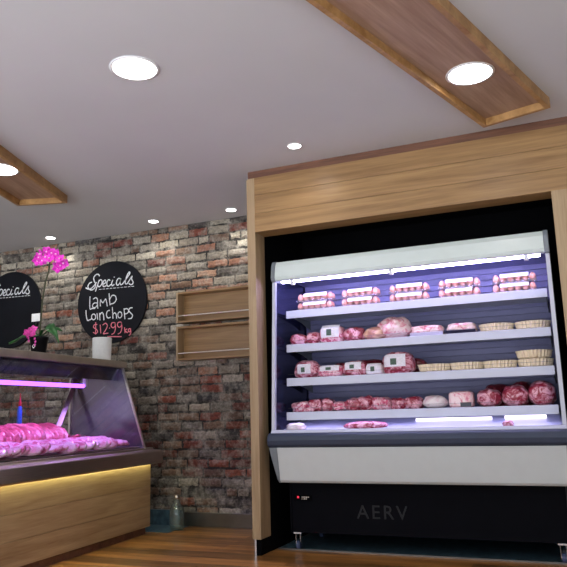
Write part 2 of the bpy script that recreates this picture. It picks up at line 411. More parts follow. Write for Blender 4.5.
wall_shelf(1.532, 1.858, 'empty oak wall shelf with a metal rail, the lower of two')

# ---------------------------------------------------------------- round chalkboards
def smooth_path(pts, n=5):
    out = []; P = [Vector((p[0], p[1])) for p in pts]
    if len(P) < 3: return P
    for i in range(len(P)-1):
        p0 = P[max(i-1, 0)]; p1 = P[i]; p2 = P[i+1]; p3 = P[min(i+2, len(P)-1)]
        for k in range(n):
            t = k/n
            out.append(.5*((2*p1)+(-p0+p2)*t+(2*p0-5*p1+4*p2-p3)*t*t+(-p0+3*p1-3*p2+p3)*t**3))
    return out+[P[-1]]
def lettering(strokes, width, name, mat, parent, ox, oz):
    """chalk strokes drawn as flat ribbons just proud of the board; units: millimetre-like sketch units"""
    mb = MB()
    for n, st in enumerate(strokes):
        path = smooth_path(st)
        W = []
        for p in path:
            W.append(Vector((-4.739+ox+.001468*p[0]+.000046*p[1], 0, 2.632+oz-.00016*p[0]-.001244*p[1])))
        for i in range(len(W)):
            pass
        L, Rr = [], []
        for i, p in enumerate(W):
            t = (W[min(i+1, len(W)-1)]-W[max(i-1, 0)])
            if t.length < 1e-6: t = Vector((1, 0, 0))
            t.normalize(); nn = Vector((-t.z, 0, t.x))*width/2
            y = BY - .0015 - .0002*n
            L.append(mb.bm.verts.new((p.x+nn.x, y, p.z+nn.z))); Rr.append(mb.bm.verts.new((p.x-nn.x, y, p.z-nn.z)))
        for i in range(len(W)-1): mb.face([L[i], Rr[i], Rr[i+1], L[i+1]])
    return mb.build(name, mat, parent, off=parent.location)
BY = 5.755
SPEC = [[(176, 98), (164, 82), (142, 86), (124, 112), (128, 140), (140, 168), (132, 200), (106, 218), (82, 210), (72, 188), (84, 162), (108, 150)],
        [(52, 200), (80, 212), (112, 196), (150, 150)],
        [(172, 130), (154, 185), (138, 232)], [(164, 150), (182, 128), (198, 140), (192, 170), (172, 190), (158, 178)],
        [(206, 168), (229, 152), (226, 132), (211, 140), (204, 167), (211, 188), (236, 178)],
        [(268, 135), (254, 128), (241, 148), (240, 172), (252, 185), (276, 168)],
        [(292, 128), (281, 158), (286, 180), (304, 166)], [(303, 108), (304, 102)],
        [(358, 120), (340, 116), (325, 138), (322, 165), (335, 174), (352, 150), (362, 118), (354, 150), (360, 170), (378, 160)],
        [(376, 160), (410, 115), (437, 72), (431, 62), (413, 92), (399, 135), (399, 160), (413, 162)],
        [(413, 162), (440, 120), (456, 96), (452, 122), (464, 145), (456, 165), (436, 166), (428, 154)]]
UNDER = [[(170+i*31, 213-i*3.3), (192+i*31, 210.6-i*3.3)] for i in range(10)]
D = 349
BODY = [[(90, 275), (88, 330), (90, 382), (108, 378), (136, 376)],
        [(118, 298), (140, 284), (156, 300), (156, 340), (158, 378)], [(155, 330), (130, 330), (112, 350), (120, 371), (142, 364), (155, 345)],
        [(181, 358), (180, 325), (184, 300)], [(184, 300), (194, 318), (205, 328)], [(205, 328), (216, 308), (228, 292)], [(228, 292), (236, 322), (241, 356)],
        [(258, 245), (261, 300), (266, 346)], [(262, 298), (285, 262), (312, 268), (318, 298), (300, 325), (270, 336)],
        [(55, D+45), (57, D+90), (68, D+132), (88, D+126), (106, D+118)],
        [(125, D+75), (108, D+85), (105, D+110), (120, D+125), (138, D+112), (138, D+88), (125, D+75)],
        [(152, D+68), (155, D+95), (158, D+122)],
        [(178, D+128), (176, D+95), (174, D+65)], [(175, D+85), (195, D+60), (208, D+80), (212, D+126)],
        [(264, D+40), (243, D+48), (234, D+78), (245, D+105), (270, D+98)],
        [(285, D+12), (288, D+60), (290, D+110)], [(288, D+78), (305, D+60), (318, D+75), (321, D+108)],
        [(345, D+50), (332, D+70), (338, D+98), (355, D+98), (366, D+78), (360, D+55), (345, D+50)],
        [(385, D+20), (388, D+65), (391, D+110)], [(386, D+28), (410, D+22), (424, D+40), (412, D+60), (388, D+68)],
        [(456, D+14), (435, D+17), (425, D+38), (440, D+57), (455, D+75), (445, D+100), (417, D+106)]]
PRICE = [[(152, D+163), (127, D+168), (121, D+190), (145, D+205), (155, D+225), (140, D+240), (116, D+232)], [(139, D+145), (139, D+195), (138, D+248)],
         [(178, D+165), (181, D+200), (183, D+237)],
         [(200, D+168), (224, D+150), (240, D+170), (226, D+205), (205, D+238), (225, D+236), (248, D+232)], [(256, D+190), (262, D+190)],
         [(304, D+142), (280, D+145), (272, D+170), (288, D+186), (306, D+170), (306, D+142), (309, D+190), (297, D+228), (275, D+242)],
         [(358, D+136), (334, D+139), (326, D+164), (342, D+180), (360, D+164), (360, D+136), (363, D+184), (351, D+222), (329, D+236)],
         [(240, D+262), (300, D+259), (360, D+256)]]
UNIT = [[(386, D+178), (388, D+204), (390, D+226)], [(408, D+190), (390, D+206), (412, D+222)],
        [(434, D+186), (420, D+192), (418, D+212), (432, D+210), (435, D+186), (437, D+225), (422, D+245)]]
def board(cx, cz, label, body):
    t = thing('chalkboard', (cx, WY-.02, cz-.435), label, 'chalkboard sign', 'round blackboard signs')
    mb = MB(); n = 64; r = .432
    A = [mb.bm.verts.new((cx+r*math.cos(k*2*PI/n), BY, cz+r*math.sin(k*2*PI/n))) for k in range(n)]
    B = [mb.bm.verts.new((cx+r*math.cos(k*2*PI/n), BY+.027, cz+r*math.sin(k*2*PI/n))) for k in range(n)]
    mb.face(A); mb.face(B[::-1])
    for k in range(n): mb.face([A[k], B[k], B[(k+1) % n], A[(k+1) % n]])
    mb.build('board', M['blackboard'], t, off=t.location, bevel=.004)
    ox = cx+4.322; oz = cz-2.195
    tag(lettering(SPEC, .0125, 'heading_lettering', M['chalk'], t, ox, oz), 'white script heading reading Specials')
    lettering(UNDER, .006, 'underline', M['chalk'], t, ox, oz)
    if body:
        tag(lettering(BODY, .0115, 'lettering', M['chalk'], t, ox, oz), 'white hand lettering reading Lamb Loin Chops')
        tag(lettering(PRICE+UNIT, .0105, 'price_lettering', M['chalk_pink'], t, ox, oz), 'pink price reading $12.99 kg')
board(-4.322, 2.195, 'round blackboard on the brick wall reading Specials Lamb Loin Chops with a pink price', True)
board(-5.69, 2.225, 'round blackboard cut by the left edge, only the Specials heading, nothing below', False)

# ---------------------------------------------------------------- counter display case
CA = math.radians(3); CO = Vector((-3.543, 5.338, 0))
def cw(a, b, z):
    return (CO.x - b*math.cos(CA) - a*math.sin(CA), CO.y - b*math.sin(CA) + a*math.cos(CA), z)
case = thing('display_counter', CO, 'oak and stainless steel counter display case with violet lit meat behind sloping glass', 'display counter', rz=CA)
AL = -2.9
def cbox(mb, b0, b1, a0, a1, z0, z1): return mb.box(-b1, -b0, a0, a1, z0, z1)
def cprism(mb, poly, a0, a1): return mb.prism([(-b, z) for b, z in poly], a0, a1, 'y')
mb = MB()
for z0, z1 in ((.062, .232), (.2345, .405), (.4075, .600)): cbox(mb, 0, .018, AL, 0, z0, z1)
cbox(mb, .018, .88, AL, -.002, .062, .600); mb.build('cladding', M['oak_case'], case, bevel=.001)
cbox(MB(), .03, .85, AL, -.03, 0, .062).build('kick_plate', M['cornice'], case)
cbox(MB(), -.034, -.010, AL, .0, .612, .624).build('led_strip', M['led'], case)
mb = cprism(MB(), [(-.044, .625), (-.044, .598), (-.05, .596), (-.058, .608), (-.055, .702), (-.035, .712), (.04, .716), (.05, .735), (.10, .735), (.10, .625)], AL, .12)
mb.build('front_band', M['steel'], case, bevel=.004)
cbox(MB(), .10, .88, AL, .0, .600, .74).build('deck_box', M['steel_dull'], case)
cprism(MB(), [(.10, .741), (.40, .742), (.72, .86), (.72, .868), (.39, .75), (.10, .748)], AL+.03, -.03).build('deck', M['steel'], case)
cprism(MB(), [(.052, .736), (.300, 1.460), (.308, 1.460), (.060, .736)], AL+.02, -.02).build('front_glass', M['case_glass'], case)
cprism(MB(), [(.040, .716), (.292, 1.462), (.312, 1.462), (.068, .716)], -.02, -.002).build('glass_edge', M['steel'], case)
tag(cprism(MB(), [(.066, .735), (.315, 1.460), (.86, 1.460), (.86, .735)], -.022, -.008).build('end_panel', princ('satin_steel_end', s2l((112, 106, 122)), .16, .7, noise_amt=.04, scale=3), case), 'grey end panel')
cprism(MB(), [(.066, .735), (.315, 1.460), (.86, 1.460), (.86, .735)], AL, AL+.014).build('end_panel', M['steel_dull'], case)
cbox(MB(), .268, .90, AL, .01, 1.462, 1.520).build('top', princ('worn_steel_top', s2l((176, 168, 156)), .38, .65, noise_amt=.06, scale=8), case, bevel=.004)
cprism(MB(), [(.335, 1.345), (.322, 1.460), (.52, 1.460), (.52, 1.345)], AL+.03, -.03).build('light_housing', M['fr_side'], case)
mb = MB().tube([(-.375, AL+.1, 1.285), (-.375, -.50, 1.285)], .017, 12); mb.build('light_tube', M['ptube'], case, smooth=True)
for a in (AL+.1, -.48): cbox(MB(), .36, .39, a-.012, a+.012, 1.28, 1.345).build('tube_holder', M['white'], case)
for a0, a1, bb in ((AL+.02, -1.40, .83), (-1.45, -.02, .845)):
    g = cbox(MB(), bb, bb+.006, a0+.03, a1-.03, .80, 1.44).build('rear_door', M['clear'], case)
    mb = MB(); cbox(mb, bb-.006, bb+.012, a0, a0+.035, .77, 1.47); cbox(mb, bb-.006, bb+.012, a1-.035, a1, .77, 1.47)
    cbox(mb, bb-.006, bb+.012, a0, a1, .77, .80); cbox(mb, bb-.006, bb+.012, a0, a1, 1.44, 1.47); mb.build('frame', M['steel'], g)
mb = MB(); P = [(-.80, -.03, 1.36), (-.80, -.30, .90)]
mb.tube(P, .03, 4).build('stay_bar', M['steel_dull'], case)

for a in (-2.6, -2.05, -1.5, -.95, -.40):
    spot(cw(a, .43, 1.335), 34, 150, .7, .03, (.56, .30, 1.0))  # added violet spots in the hood, strengthening the tube's light on the meat
spot(cw(-.22, .36, 1.335), 14, 150, .7, .03, (.50, .20, 1.0))  # one more added spot, for extra violet on the end panel
# slices on the counter deck
def slice_mesh(name, w, h, t, seed):
    mb = MB(); n = 20; rings = []
    for (s, dz) in ((.82, -t/2), (1.0, -t*.28), (1.0, t*.28), (.82, t/2)):
        R_ = []
        for k in range(n):
            th = 2*PI*k/n
            rr = 1+.16*noise.noise(Vector((math.cos(th)*1.3, math.sin(th)*1.3, seed)))+.1*math.cos(th)
            R_.append(mb.bm.verts.new((w/2*rr*s*math.cos(th), h/2*rr*s*math.sin(th), dz+.006*noise.noise(Vector((math.cos(th)*2, math.sin(th)*2, seed+5))))))
        rings.append(R_)
    for i in range(3):
        for k in range(n): mb.face([rings[i][k], rings[i][(k+1) % n], rings[i+1][(k+1) % n], rings[i+1][k]])
    mb.face(rings[0][::-1]); mb.face(rings[3])
    return mb
def lay_slices(name, label, cat, group, mat, protos, spots):
    for i, (a, b, z, rx, ry, rz, sc) in enumerate(spots):
        p = protos[i % len(protos)]
        if not p.get('used'): o = p; p['used'] = 1; 
        else: o = p.copy(); C.objects.link(o)
        o.location = cw(a, b, z); o.rotation_euler = (rx, ry, rz+CA); o.scale = (sc, sc, 1)
        tag(o, label, cat, group)
    for p in protos:
        if 'used' in p: del p['used']
    for i in range(len(spots)):
        pass
def mkprotos(name, n, w, h, t, mat, s0):
    L = []
    for k in range(n): L.append(slice_mesh(name, w, h, t, s0+k*3.1).build(name, mat, smooth=True))
    return L
spots = []
a = -2.10
while a < -.62:
    spots.append((a, .56+rnd.uniform(-.015, .015), .905+rnd.uniform(-.006, .006), math.radians(40+rnd.uniform(-5, 5)), math.radians(24), rnd.uniform(-.08, .08), rnd.uniform(.95, 1.08)))
    a += .058
lay_slices('steak', 'bright red steak slice leaning in the raised back row of the counter display', 'steak', 'steak slices in the back row', None, mkprotos('steak', 4, .30, .16, .020, M['steak'], 1), spots)
spots = []
a = -2.10
while a < -.30:
    spots.append((a, .34+rnd.uniform(-.02, .02), .806+rnd.uniform(-.004, .006), math.radians(34+rnd.uniform(-8, 8)), math.radians(8), rnd.uniform(-.3, .3), rnd.uniform(.9, 1.1)))
    a += .062
lay_slices('chop', 'pink chop leaning in the middle row of the counter display', 'chop', 'chops in the middle row', None, mkprotos('chop', 4, .22, .14, .022, M['chop'], 20), spots)
spots = []
a = -2.08
while a < -.22:
    spots.append((a, .175+rnd.uniform(-.015, .015), .792+rnd.uniform(-.004, .006), math.radians(30+rnd.uniform(-10, 10)), math.radians(4), rnd.uniform(-.5, .5), rnd.uniform(.85, 1.1)))
    a += .068
lay_slices('cutlet', 'violet lit pink cutlet in the front row against the counter glass', 'cutlet', 'cutlets in the front row', None, mkprotos('cutlet', 4, .17, .12, .022, M['chop'], 40), spots)
spots = []
for a, b in ((-.48, .50), (-.40, .62), (-.30, .44), (-.22, .30), (-.52, .64), (-.14, .20), (-.33, .58), (-.2, .5)):
    z = .775+max(0, (b-.4))*.37
    spots.append((a, b, z, rnd.uniform(-.1, .1), rnd.uniform(0, .1)+(.35 if b > .42 else 0), rnd.uniform(0, 3), rnd.uniform(.8, 1)))
lay_slices('meat_slice', 'flat meat slice lying near the wall end of the counter display', 'meat slice', 'flat slices at the wall end of the counter', None, mkprotos('meat_slice', 3, .17, .12, .022, M['steak'], 60), spots)

# blue spray bottle behind the meat
p = cw(-.90, .70, .865)
t = thing('squeeze_bottle', p, 'blue squeeze bottle with a red cap standing behind the meat inside the counter', 'bottle')
MB().lathe([(.022, 0), (.025, .01), (.025, .20), (.02, .225), (.013, .235)], seg=20).build('body', M['blueplastic'], t, smooth=True)
MB().lathe([(.015, .235), (.016, .26), (.008, .275), (.005, .33)], seg=16).build('cap', M['redplastic'], t, smooth=True); t.scale = (.8, .8, 1.1)

# things on top of the counter
p = cw(-.06, .50, 1.520)
t = thing('paper_roll', p, 'white paper towel roll standing on the steel counter top below the price board', 'paper roll')
MB().lathe([(.018, 0), (.074, 0), (.084, .012), (.089, .225), (.087, .232), (.018, .232)], seg=40).build('paper', M['paper'], t, smooth=False)

def flower(r, mat, seed):
    rr = random.Random(seed); mb = MB()
    for k in range(5):
        th = k*2*PI/5+PI/2; w = .62 if k % 2 else .8
        def fn(u, v, th=th, w=w):
            l = u*r; ww = math.sin(PI*min(1, u*.92+.06))*w*r*(v-.5)*1.15
            cupz = .25*r*(u**2)-.12*r*abs(v-.5)
            return Vector((math.cos(th)*l-math.sin(th)*ww, -cupz-.002, math.sin(th)*l+math.cos(th)*ww))
        mb.grid(fn, 5, 4)
    mb.mi = 1
    vs = [((.16*r*math.cos(q)), -.35*r*(1 if abs(math.sin(q)) < .5 else .6), .16*r*math.sin(q)-.05*r) for q in [i*PI/4 for i in range(8)]]
    A = [mb.bm.verts.new(v) for v in vs]; c = mb.bm.verts.new((0, -.02*r, 0)); c2 = mb.bm.verts.new((0, -.5*r, -.1*r))
    for i in range(8): mb.face([A[i], A[(i+1) % 8], c]); mb.face([A[(i+1) % 8], A[i], c2])
    return mb
pz = 1.520; pb = Vector(cw(-.98, .47, pz))
orch = thing('potted_orchid', pb, 'potted orchid with an arching magenta flower spray in a black pot on the counter', 'orchid')
MB().lathe([(.052, 0), (.056, .004), (.070, .125), (.075, .13), (.075, .15), (.066, .15), (.064, .13)], seg=28).build('pot', M['pot'], orch, smooth=True)
mb = MB()
for s in (.018,):
    q = [(0, s), (s, 0), (0, -s), (-s, 0)]
    o_ = [mb.bm.verts.new((x+.006, -.0655+abs(x)*.12, .07+z)) for x, z in q]; i_ = [mb.bm.verts.new((x*.55+.006, -.0655+abs(x)*.12, .07+z*.55)) for x, z in q]
    for k in range(4): mb.face([o_[k], o_[(k+1) % 4], i_[(k+1) % 4], i_[k]])
mb.build('pot_emblem', M['chalk'], orch)
stem = [(.0, 0, .14), (.012, .0, .30), (.02, .0, .45), (.042, 0, .60), (.075, 0, .70), (.09, -.01, .76), (.10, -.03, .81), (.13, -.03, .84), (.18, -.04, .82), (.23, -.04, .76), (.25, -.04, .71)]
sp = []
for i in range(len(stem)-1):
    a_, b_ = Vector(stem[i]), Vector(stem[i+1]); sp += [a_, (a_+b_)/2]
MB().tube(sp, .0065, 6).build('stem', M['stem'], orch, smooth=True)
def leaf(pts, w):
    mb = MB(); n = len(pts)-1
    def fn(u, v):
        i = min(int(u*n), n-1); f = u*n-i; p = Vector(pts[i]).lerp(Vector(pts[i+1]), f)
        ww = w*math.sin(PI*min(1, .1+u*.9))*(v-.5)
        return p+Vector((0, ww*.8, abs(v-.5)*w*.35+ww*.55))
    return mb.grid(fn, 12, 4)
leaf([(-.01, 0, .145), (-.07, -.03, .165), (-.13, -.05, .150), (-.19, -.06, .115), (-.255, -.065, .10)], .10).build('leaf', M['leaf'], orch, smooth=True, solid=.002)
leaf([(.01, 0, .145), (.07, -.02, .205), (.13, -.03, .21), (.19, -.04, .16), (.245, -.045, .075)], .11).build('leaf', M['leaf'], orch, smooth=True, solid=.002)
leaf([(.0, .01, .145), (.05, .05, .20), (.09, .09, .215), (.13, .12, .20)], .06).build('leaf', M['leaf'], orch, smooth=True, solid=.002)
leaf([(0, .01, .145), (-.05, .06, .18), (-.09, .10, .17)], .06).build('leaf', M['leaf'], orch, smooth=True, solid=.002)
FL = [(-.030, .745), (.005, .80), (-.022, .775), (.05, .815), (.09, .80), (.10, .745), (.145, .785), (.15, .72), (.19, .735), (.20, .675), (.165, .665), (.06, .76), (.02, .74), (.215, .70)]
for i, (x, z) in enumerate(FL):
    f = flower(.046, M['petal'], i).build('flower', [M['petal'], M['petal_mid']], orch, smooth=True)
    f.location = (x+.052, -.05-rnd.uniform(0, .03), z+.028); f.rotation_euler = (rnd.uniform(-.5, .3), rnd.uniform(-.8, .8), rnd.uniform(-.5, .8))
for i in range(12):
    f = flower(.036, M['petal2'], i).build('small_flower', [M['petal2'], M['petal2']], orch, smooth=True)
    th = rnd.uniform(0, 2*PI); q = rnd.uniform(.1, 1)
    f.location = (-.022+.045*q*math.cos(th), -.065-rnd.uniform(0, .03), .185+.038*q*math.sin(th)); f.rotation_euler = (rnd.uniform(-.8, .5), rnd.uniform(-1, 1), rnd.uniform(-.9, .9))
for j, (x, z) in enumerate(((-.035, .14), (-.03, .115), (.03, .13), (.038, .105), (.034, .08))):
    f = flower(.012, M['petal2'], j).build('bud', [M['petal2'], M['petal2']], orch, smooth=True); f.location = (x, -.078, z)
cd = thing('plant_card', (pb.x-.03, pb.y-.01, pz+.185), 'small white card on a pick standing in the orchid pot', 'card')
MB().tube([(0, 0, 0), (0, 0, .10)], .0018, 6).build('pick', M['stem'], cd)
MB().box(-.042, .044, -.006, -.004, .095, .160).build('card', M['paper'], cd)

# glass bottle on the floor
t = thing('glass_bottle', (-3.40, 5.55, .004), 'clear glass bottle with a narrow neck standing on the floor against the brick wall', 'bottle')
MB().lathe([(.058, 0), (.066, .012), (.068, .16), (.060, .19), (.034, .225), (.026, .245), (.026, .268), (.0235, .268), (.0235, .245), (.031, .222), (.056, .186), (.063, .155), (.062, .014), (.03, .008)], seg=36).build('glass', M['bottle'], t, smooth=True)
MB().lathe([(.027, .268), (.029, .270), (.029, .296), (.024, .300)], seg=24).build('cap', M['steel'], t, smooth=True)

# ---------------------------------------------------------------- open display fridge
FO = Vector((-1.06, 4.85, 0))
fr = thing('open_display_fridge', FO, 'tall white and dark blue open fronted meat fridge with lit shelves', 'display fridge')
def fb(mb, name, mat, par=fr, **kw): return mb.build(name, mat, par, off=FO if par is fr else FO, **kw)
X0, X1 = -2.100, -.050
fb(MB().prism([(4.95, 2.10), (5.66, 2.10), (5.66, 2.19), (4.95, 2.19)], X0, X1), 'roof', M['fr_grey'])
fb(MB().prism([(4.86, 2.028), (4.835, 2.036), (4.825, 2.06), (4.84, 2.15), (4.862, 2.185), (4.90, 2.192), (4.97, 2.192), (4.97, 2.10), (4.93, 2.045)], X0+.03, X1-.028), 'canopy', M['fr_canopy'], bevel=.003)
for a, b in ((X0-.002, X0+.03), (X1-.028, X1+.004)):
    fb(MB().prism([(4.86, 2.022), (4.832, 2.030), (4.82, 2.058), (4.836, 2.152), (4.86, 2.19), (4.90, 2.198), (4.975, 2.198), (4.975, 2.03)], a, b), 'canopy_end_cap', M['fr_grey'], bevel=.004)
tb = fb(MB().tube([(X0+.06, 4.905, 2.030), (X1-.06, 4.905, 2.030)], .012, 12), 'light_tube', M['tube'], smooth=True)
for x in (-1.95, -1.157, -.2):
    fb(MB().box(x-.014, x+.014, 4.886, 4.925, 2.000, 2.045), 'tube_clip', M['white'], bevel=.003)
# liner
mb = MB()
for k in range(24):
    z = .93+k*.0485; mb.box(X0+.03, X1-.03, 5.495, 5.512, z, z+.0415)
mb.box(X0+.03, X1-.03, 5.512, 5.55, .85, 2.11)
fb(mb, 'back_panel', M['fr_in'], bevel=.002)
fb(MB().box(X0+.03, X1-.03, 4.97, 5.50, 2.085, 2.10), 'ceiling_panel', M['fr_in'])
fb(MB().box(X0, X1, 5.56, 5.66, .12, 2.10), 'rear_casing', M['fr_grey'])
for a, b, c in ((X0, X0+.022, 1), (X1-.022, X1, -1)):
    e = fb(MB().prism([(4.88, 2.03), (4.80, .86), (5.56, .86), (5.56, 2.10), (4.97, 2.10)], a, b), 'end_panel', M['fr_side'])
    fb(MB().prism([(4.855, 2.035), (4.772, .878), (4.800, .878), (4.882, 2.035)], a-.002, b+.002), 'edge_frame', M['fr_shelf'], e)
# shelves
for z, yf in ((1.803, 4.968), (1.533, 4.955), (1.270, 4.940), (1.010, 4.920)):
    s = fb(MB().box(-2.035, -.092, yf+.006, 5.48, z-.022, z-.002), 'shelf', M['fr_shelf'])
    fb(MB().prism([(yf, z), (yf+.008, z+.003), (yf+.012, z), (yf+.012, z-.058), (yf-.002, z-.058)], -2.037, -.090), 'price_rail', M['fr_shelf'], s)
    for x in (-2.03, -.10):
        fb(MB().prism([(4.97, z-.023), (5.49, z-.023), (5.49, z-.10), (5.30, z-.06)], x-.003, x+.003), 'bracket', M['fr_grey'], s)
    if z < 1.7: fb(MB().tube([(-2.03, yf+.016, z+.032), (-.10, yf+.016, z+.032)], .0011, 6), 'wire_guard', M['steel_dull'], s)
# well
fb(MB().prism([(4.79, .865), (4.79, .80), (5.50, .80), (5.50, .96), (5.40, .955), (4.95, .882), (4.80, .866)], X0+.022, X1-.022), 'base_deck', M['fr_shelf'])
fb(MB().tube([(X0+.08, 4.952, .967), (X1-.08, 4.952, .967)], .009, 10), 'lower_light_tube', M['well_tube'])
fb(MB().tube([(-1.10, 5.20, .93), (-.55, 5.20, .93)], .012, 10), 'lower_light_tube', M['tube_low'])
fb(MB().tube([(-.46, 5.20, .935), (-.18, 5.20, .935)], .012, 10), 'lower_light_tube', M['tube_low'])
fb(MB().prism([(4.752, .866), (4.768, .884), (4.80, .884), (4.80, .850), (4.752, .850)], X0+.0, X1-.0), 'lip', M['fr_shelf'], bevel=.002)
bump = [(4.80, .862), (4.745, .862), (4.725, .845), (4.715, .81), (4.722, .775), (4.745, .757), (4.80, .757)]
fb(MB().prism(bump, -2.118, -.008), 'bumper', M['fr_bumper'], smooth=False, bevel=.006)
pan = [(4.742, .757), (4.790, .520), (4.805, .503), (4.84, .500), (4.98, .500), (4.98, .757)]
fb(MB().prism(pan, -2.052, -.062), 'front_panel', M['fr_white'], bevel=.004)
def endcap(xa, xb):
    mb = MB(); A, B = [], []
    for (y, z), s in zip([(4.738, .757), (4.748, .70), (4.768, .60), (4.786, .525), (4.802, .500), (4.98, .497), (4.98, .757)], (1, .86, .55, .30, .2, .2, 1)):
        A.append(mb.bm.verts.new((xa, y, z))); B.append(mb.bm.verts.new((xa+(xb-xa)*s, y, z)))
    n = len(A); mb.face(A); mb.face(B[::-1])
    for i in range(n): mb.face([A[i], B[i], B[(i+1) % n], A[(i+1) % n]])
    return mb
# the cap narrows towards the bottom on both sides; the panel leans with it
fb(endcap(-2.050, -2.112), 'end_cap', M['fr_grey'], bevel=.003)
fb(endcap(-.064, -.010), 'end_cap', M['fr_grey'], bevel=.003)
k = fb(MB().box(-2.02, -.10, 4.93, 4.955, .135, .50), 'kick_panel', M['kick'])
fb(MB().box(-2.00, -.12, 4.96, 5.60, .14, .50), 'underframe', M['black'])
fb(MB().box(-2.03, -2.018, 4.92, 4.97, .13, .50), 'side_trim', M['kick'], k)
cu = bpy.data.curves.new('raised_letters', 'FONT'); cu.body = 'AERV'; cu.size = .135; cu.extrude = .002; cu.space_character = 1.25
tmp = bpy.data.objects.new('raised_letters', cu); C.objects.link(tmp); bpy.context.view_layer.update()
dg = bpy.context.evaluated_depsgraph_get(); me = bpy.data.meshes.new_from_object(tmp.evaluated_get(dg)); bpy.data.objects.remove(tmp)
me.transform(Matrix.Translation(Vector((-1.515, 4.929, .248))-FO) @ Matrix.Rotation(PI/2, 4, 'X')); me.materials.clear(); me.materials.append(M['emboss'])
lt = bpy.data.objects.new('raised_letters', me); C.objects.link(lt); lt.parent = k
dd = fb(MB().box(-2.0, -1.86, 4.925, 4.931, .362, .402), 'temperature_display', M['black'], k)
fb(MB().box(-1.972, -1.958, 4.922, 4.926, .380, .394), 'indicator', M['redled'], dd)
mb = MB()
for i, (x, w) in enumerate(((-1.935, .006), (-1.922, .012), (-1.905, .012), (-1.888, .010), (-1.935, .004), (-1.92, .01), (-1.905, .01))):
    z = .385 if i < 4 else .372
    mb.box(x, x+w, 4.9225, 4.926, z, z+.006)
fb(mb, 'display_marks', M['steel'], dd)
for x, y in ((-1.995, 4.985), (-.148, 4.985), (-1.995, 5.50), (-.148, 5.50)):
    c = fb(MB().box(x-.03, x+.03, y-.02, y+.04, .118, .14), 'castor', M['chrome'])
    mb = MB()
    for s in (-.018, .018): mb.prism([(y-.012, .118), (y+.028, .118), (y+.016, .03), (y, .03)], x+s-.002, x+s+.002)
    mb.tube([(x-.02, y+.008, .036), (x+.02, y+.008, .036)], .004, 8)
    fb(mb, 'fork', M['chrome'], c)
    mb = MB(); mb.tube([(x-.013, y+.008, .036), (x+.013, y+.008, .036)], .030, 18); fb(mb, 'wheel', princ('castor_tyre', s2l((70, 84, 120)), .5), c)

# ---------------------------------------------------------------- stock on the shelves
def egg_mesh():
    mb = MB(); pr = []
    for i in range(11):
        th = PI*i/10; z = -math.cos(th); r = math.sin(th)*(1-.12*z)
        pr.append((max(r*.022, .0004), .029+z*.028))
    return mb.lathe(pr, seg=14)
def make_carton():
    t = thing('egg_carton', (0, 0, 0), 'x', 'egg carton')
    mb = MB()   # pulp-thin moulded plastic tray with cups
    mb.box(-.152, .152, -.052, .052, .0, .012)
    for i in range(6):
        for j in (0, 1): mb.lathe([(.014, .010), (.022, .018), (.0245, .026), (.0235, .026)], -.125+i*.05, -.026+j*.052, 12, cap=False)
    mb.build('tray', M['film'], t)
    first = None
    for j in (0, 1):
        for i in range(6):
            if first is None: first = o = egg_mesh().build('egg', M['egg'], t, smooth=True)
            else: o = first.copy(); C.objects.link(o); o.parent = t
            o.location = (-.125+i*.05, -.026+j*.052, .008)
    mb = MB()
    mb.prism([(-.056, .038), (-.050, .058), (-.030, .069), (.030, .069), (.050, .058), (.056, .038), (.054, .038), (.048, .057), (.029, .067), (-.029, .067), (-.048, .057), (-.054, .038)], -.095, .100)
    mb.build('paper_band', M['label'], t, bevel=.001)
    return t
cart = make_carton(); used = False
names = ['leftmost', 'second from left', 'middle', 'second from right', 'rightmost']
for i, (x0, x1) in enumerate(((-1.968, -1.664), (-1.605, -1.286), (-1.222, -.905), (-.852, -.531), (-.459, -.150))):
    for lv in (0, 1):
        c = cart if not used else copy_tree(cart); used = True
        c.location = ((x0+x1)/2+.004*lv, 5.065+.004*lv, 1.806+lv*.0705); c.rotation_euler = (0, 0, rnd.uniform(-.03, .03))
        tag(c, '%s egg carton of the %s stack on the top fridge shelf' % ('upper' if lv else 'lower', names[i]), 'egg carton', 'egg cartons on the top fridge shelf')

def pack(name, x0, x1, h, z, mat, label, cat, group=None, d=.16, p=2.6, amp=.15, yf=4.985, lab=None, seed=0, fold=0, rz=0, wrap=False, zo=0):
    w = (x1-x0)/2*1.04; t = thing(name, ((x0+x1)/2, yf+d/2, z+zo), label, cat, group, rz)
    bm = bmesh.new(); bmesh.ops.create_icosphere(bm, subdivisions=4, radius=1)
    for v in bm.verts:
        n = v.co.normalized()
        k = (abs(n.x)**p+abs(n.y)**p+abs(n.z)**p)**(-1/p)
        q = n*k
        nz = noise.noise(n*1.7+Vector((seed, 0, 0)))+.5*noise.noise(n*4.1+Vector((0, seed, 0)))
        q *= 1+amp*nz
        if fold: q.z += fold*(1-abs(q.x-.2)*1.2)*.6 if q.z > 0 else 0
        v.co = Vector((q.x*w, q.y*d/2, max(0, (q.z*.5+.44)*h)))
    me = bpy.data.meshes.new(name+'_meat'); bm.to_mesh(me); bm.free(); me.materials.append(mat)
    for f in me.polygons: f.use_smooth = True
    o = bpy.data.objects.new('meat', me); C.objects.link(o); o.parent = t
    if lab:
        lx, lz, lw, lh = lab     # centre (fraction of half width, fraction of height) and size as fractions
        mb = MB()
        def fn(u, v):
            x = (lx+(u-.5)*lw)*.94; zz = (lz+(v-.5)*lh-.44)*2
            q = max(.02, 1-abs(x)**p-min(.97, abs(zz))**p)
            y = -(q**(1/p))*(1+amp*.55)*d/2-.003
            return Vector((x*w, y, min(h*1.02, (zz*.5+.44)*h+.002)))
        mb.grid(fn, 8, 6)
        l = mb.build('label', M['label'], t, smooth=True)
        mb = MB()
        def fn2(u, v):
            q = fn(.32+u*.28, .15+v*.5); q.y -= .0015; return q
        mb.grid(fn2, 3, 3); mb.build('printed_block', M['label_dark'], l)
    return t
S2, S3, S4 = 1.536, 1.273, 1.013
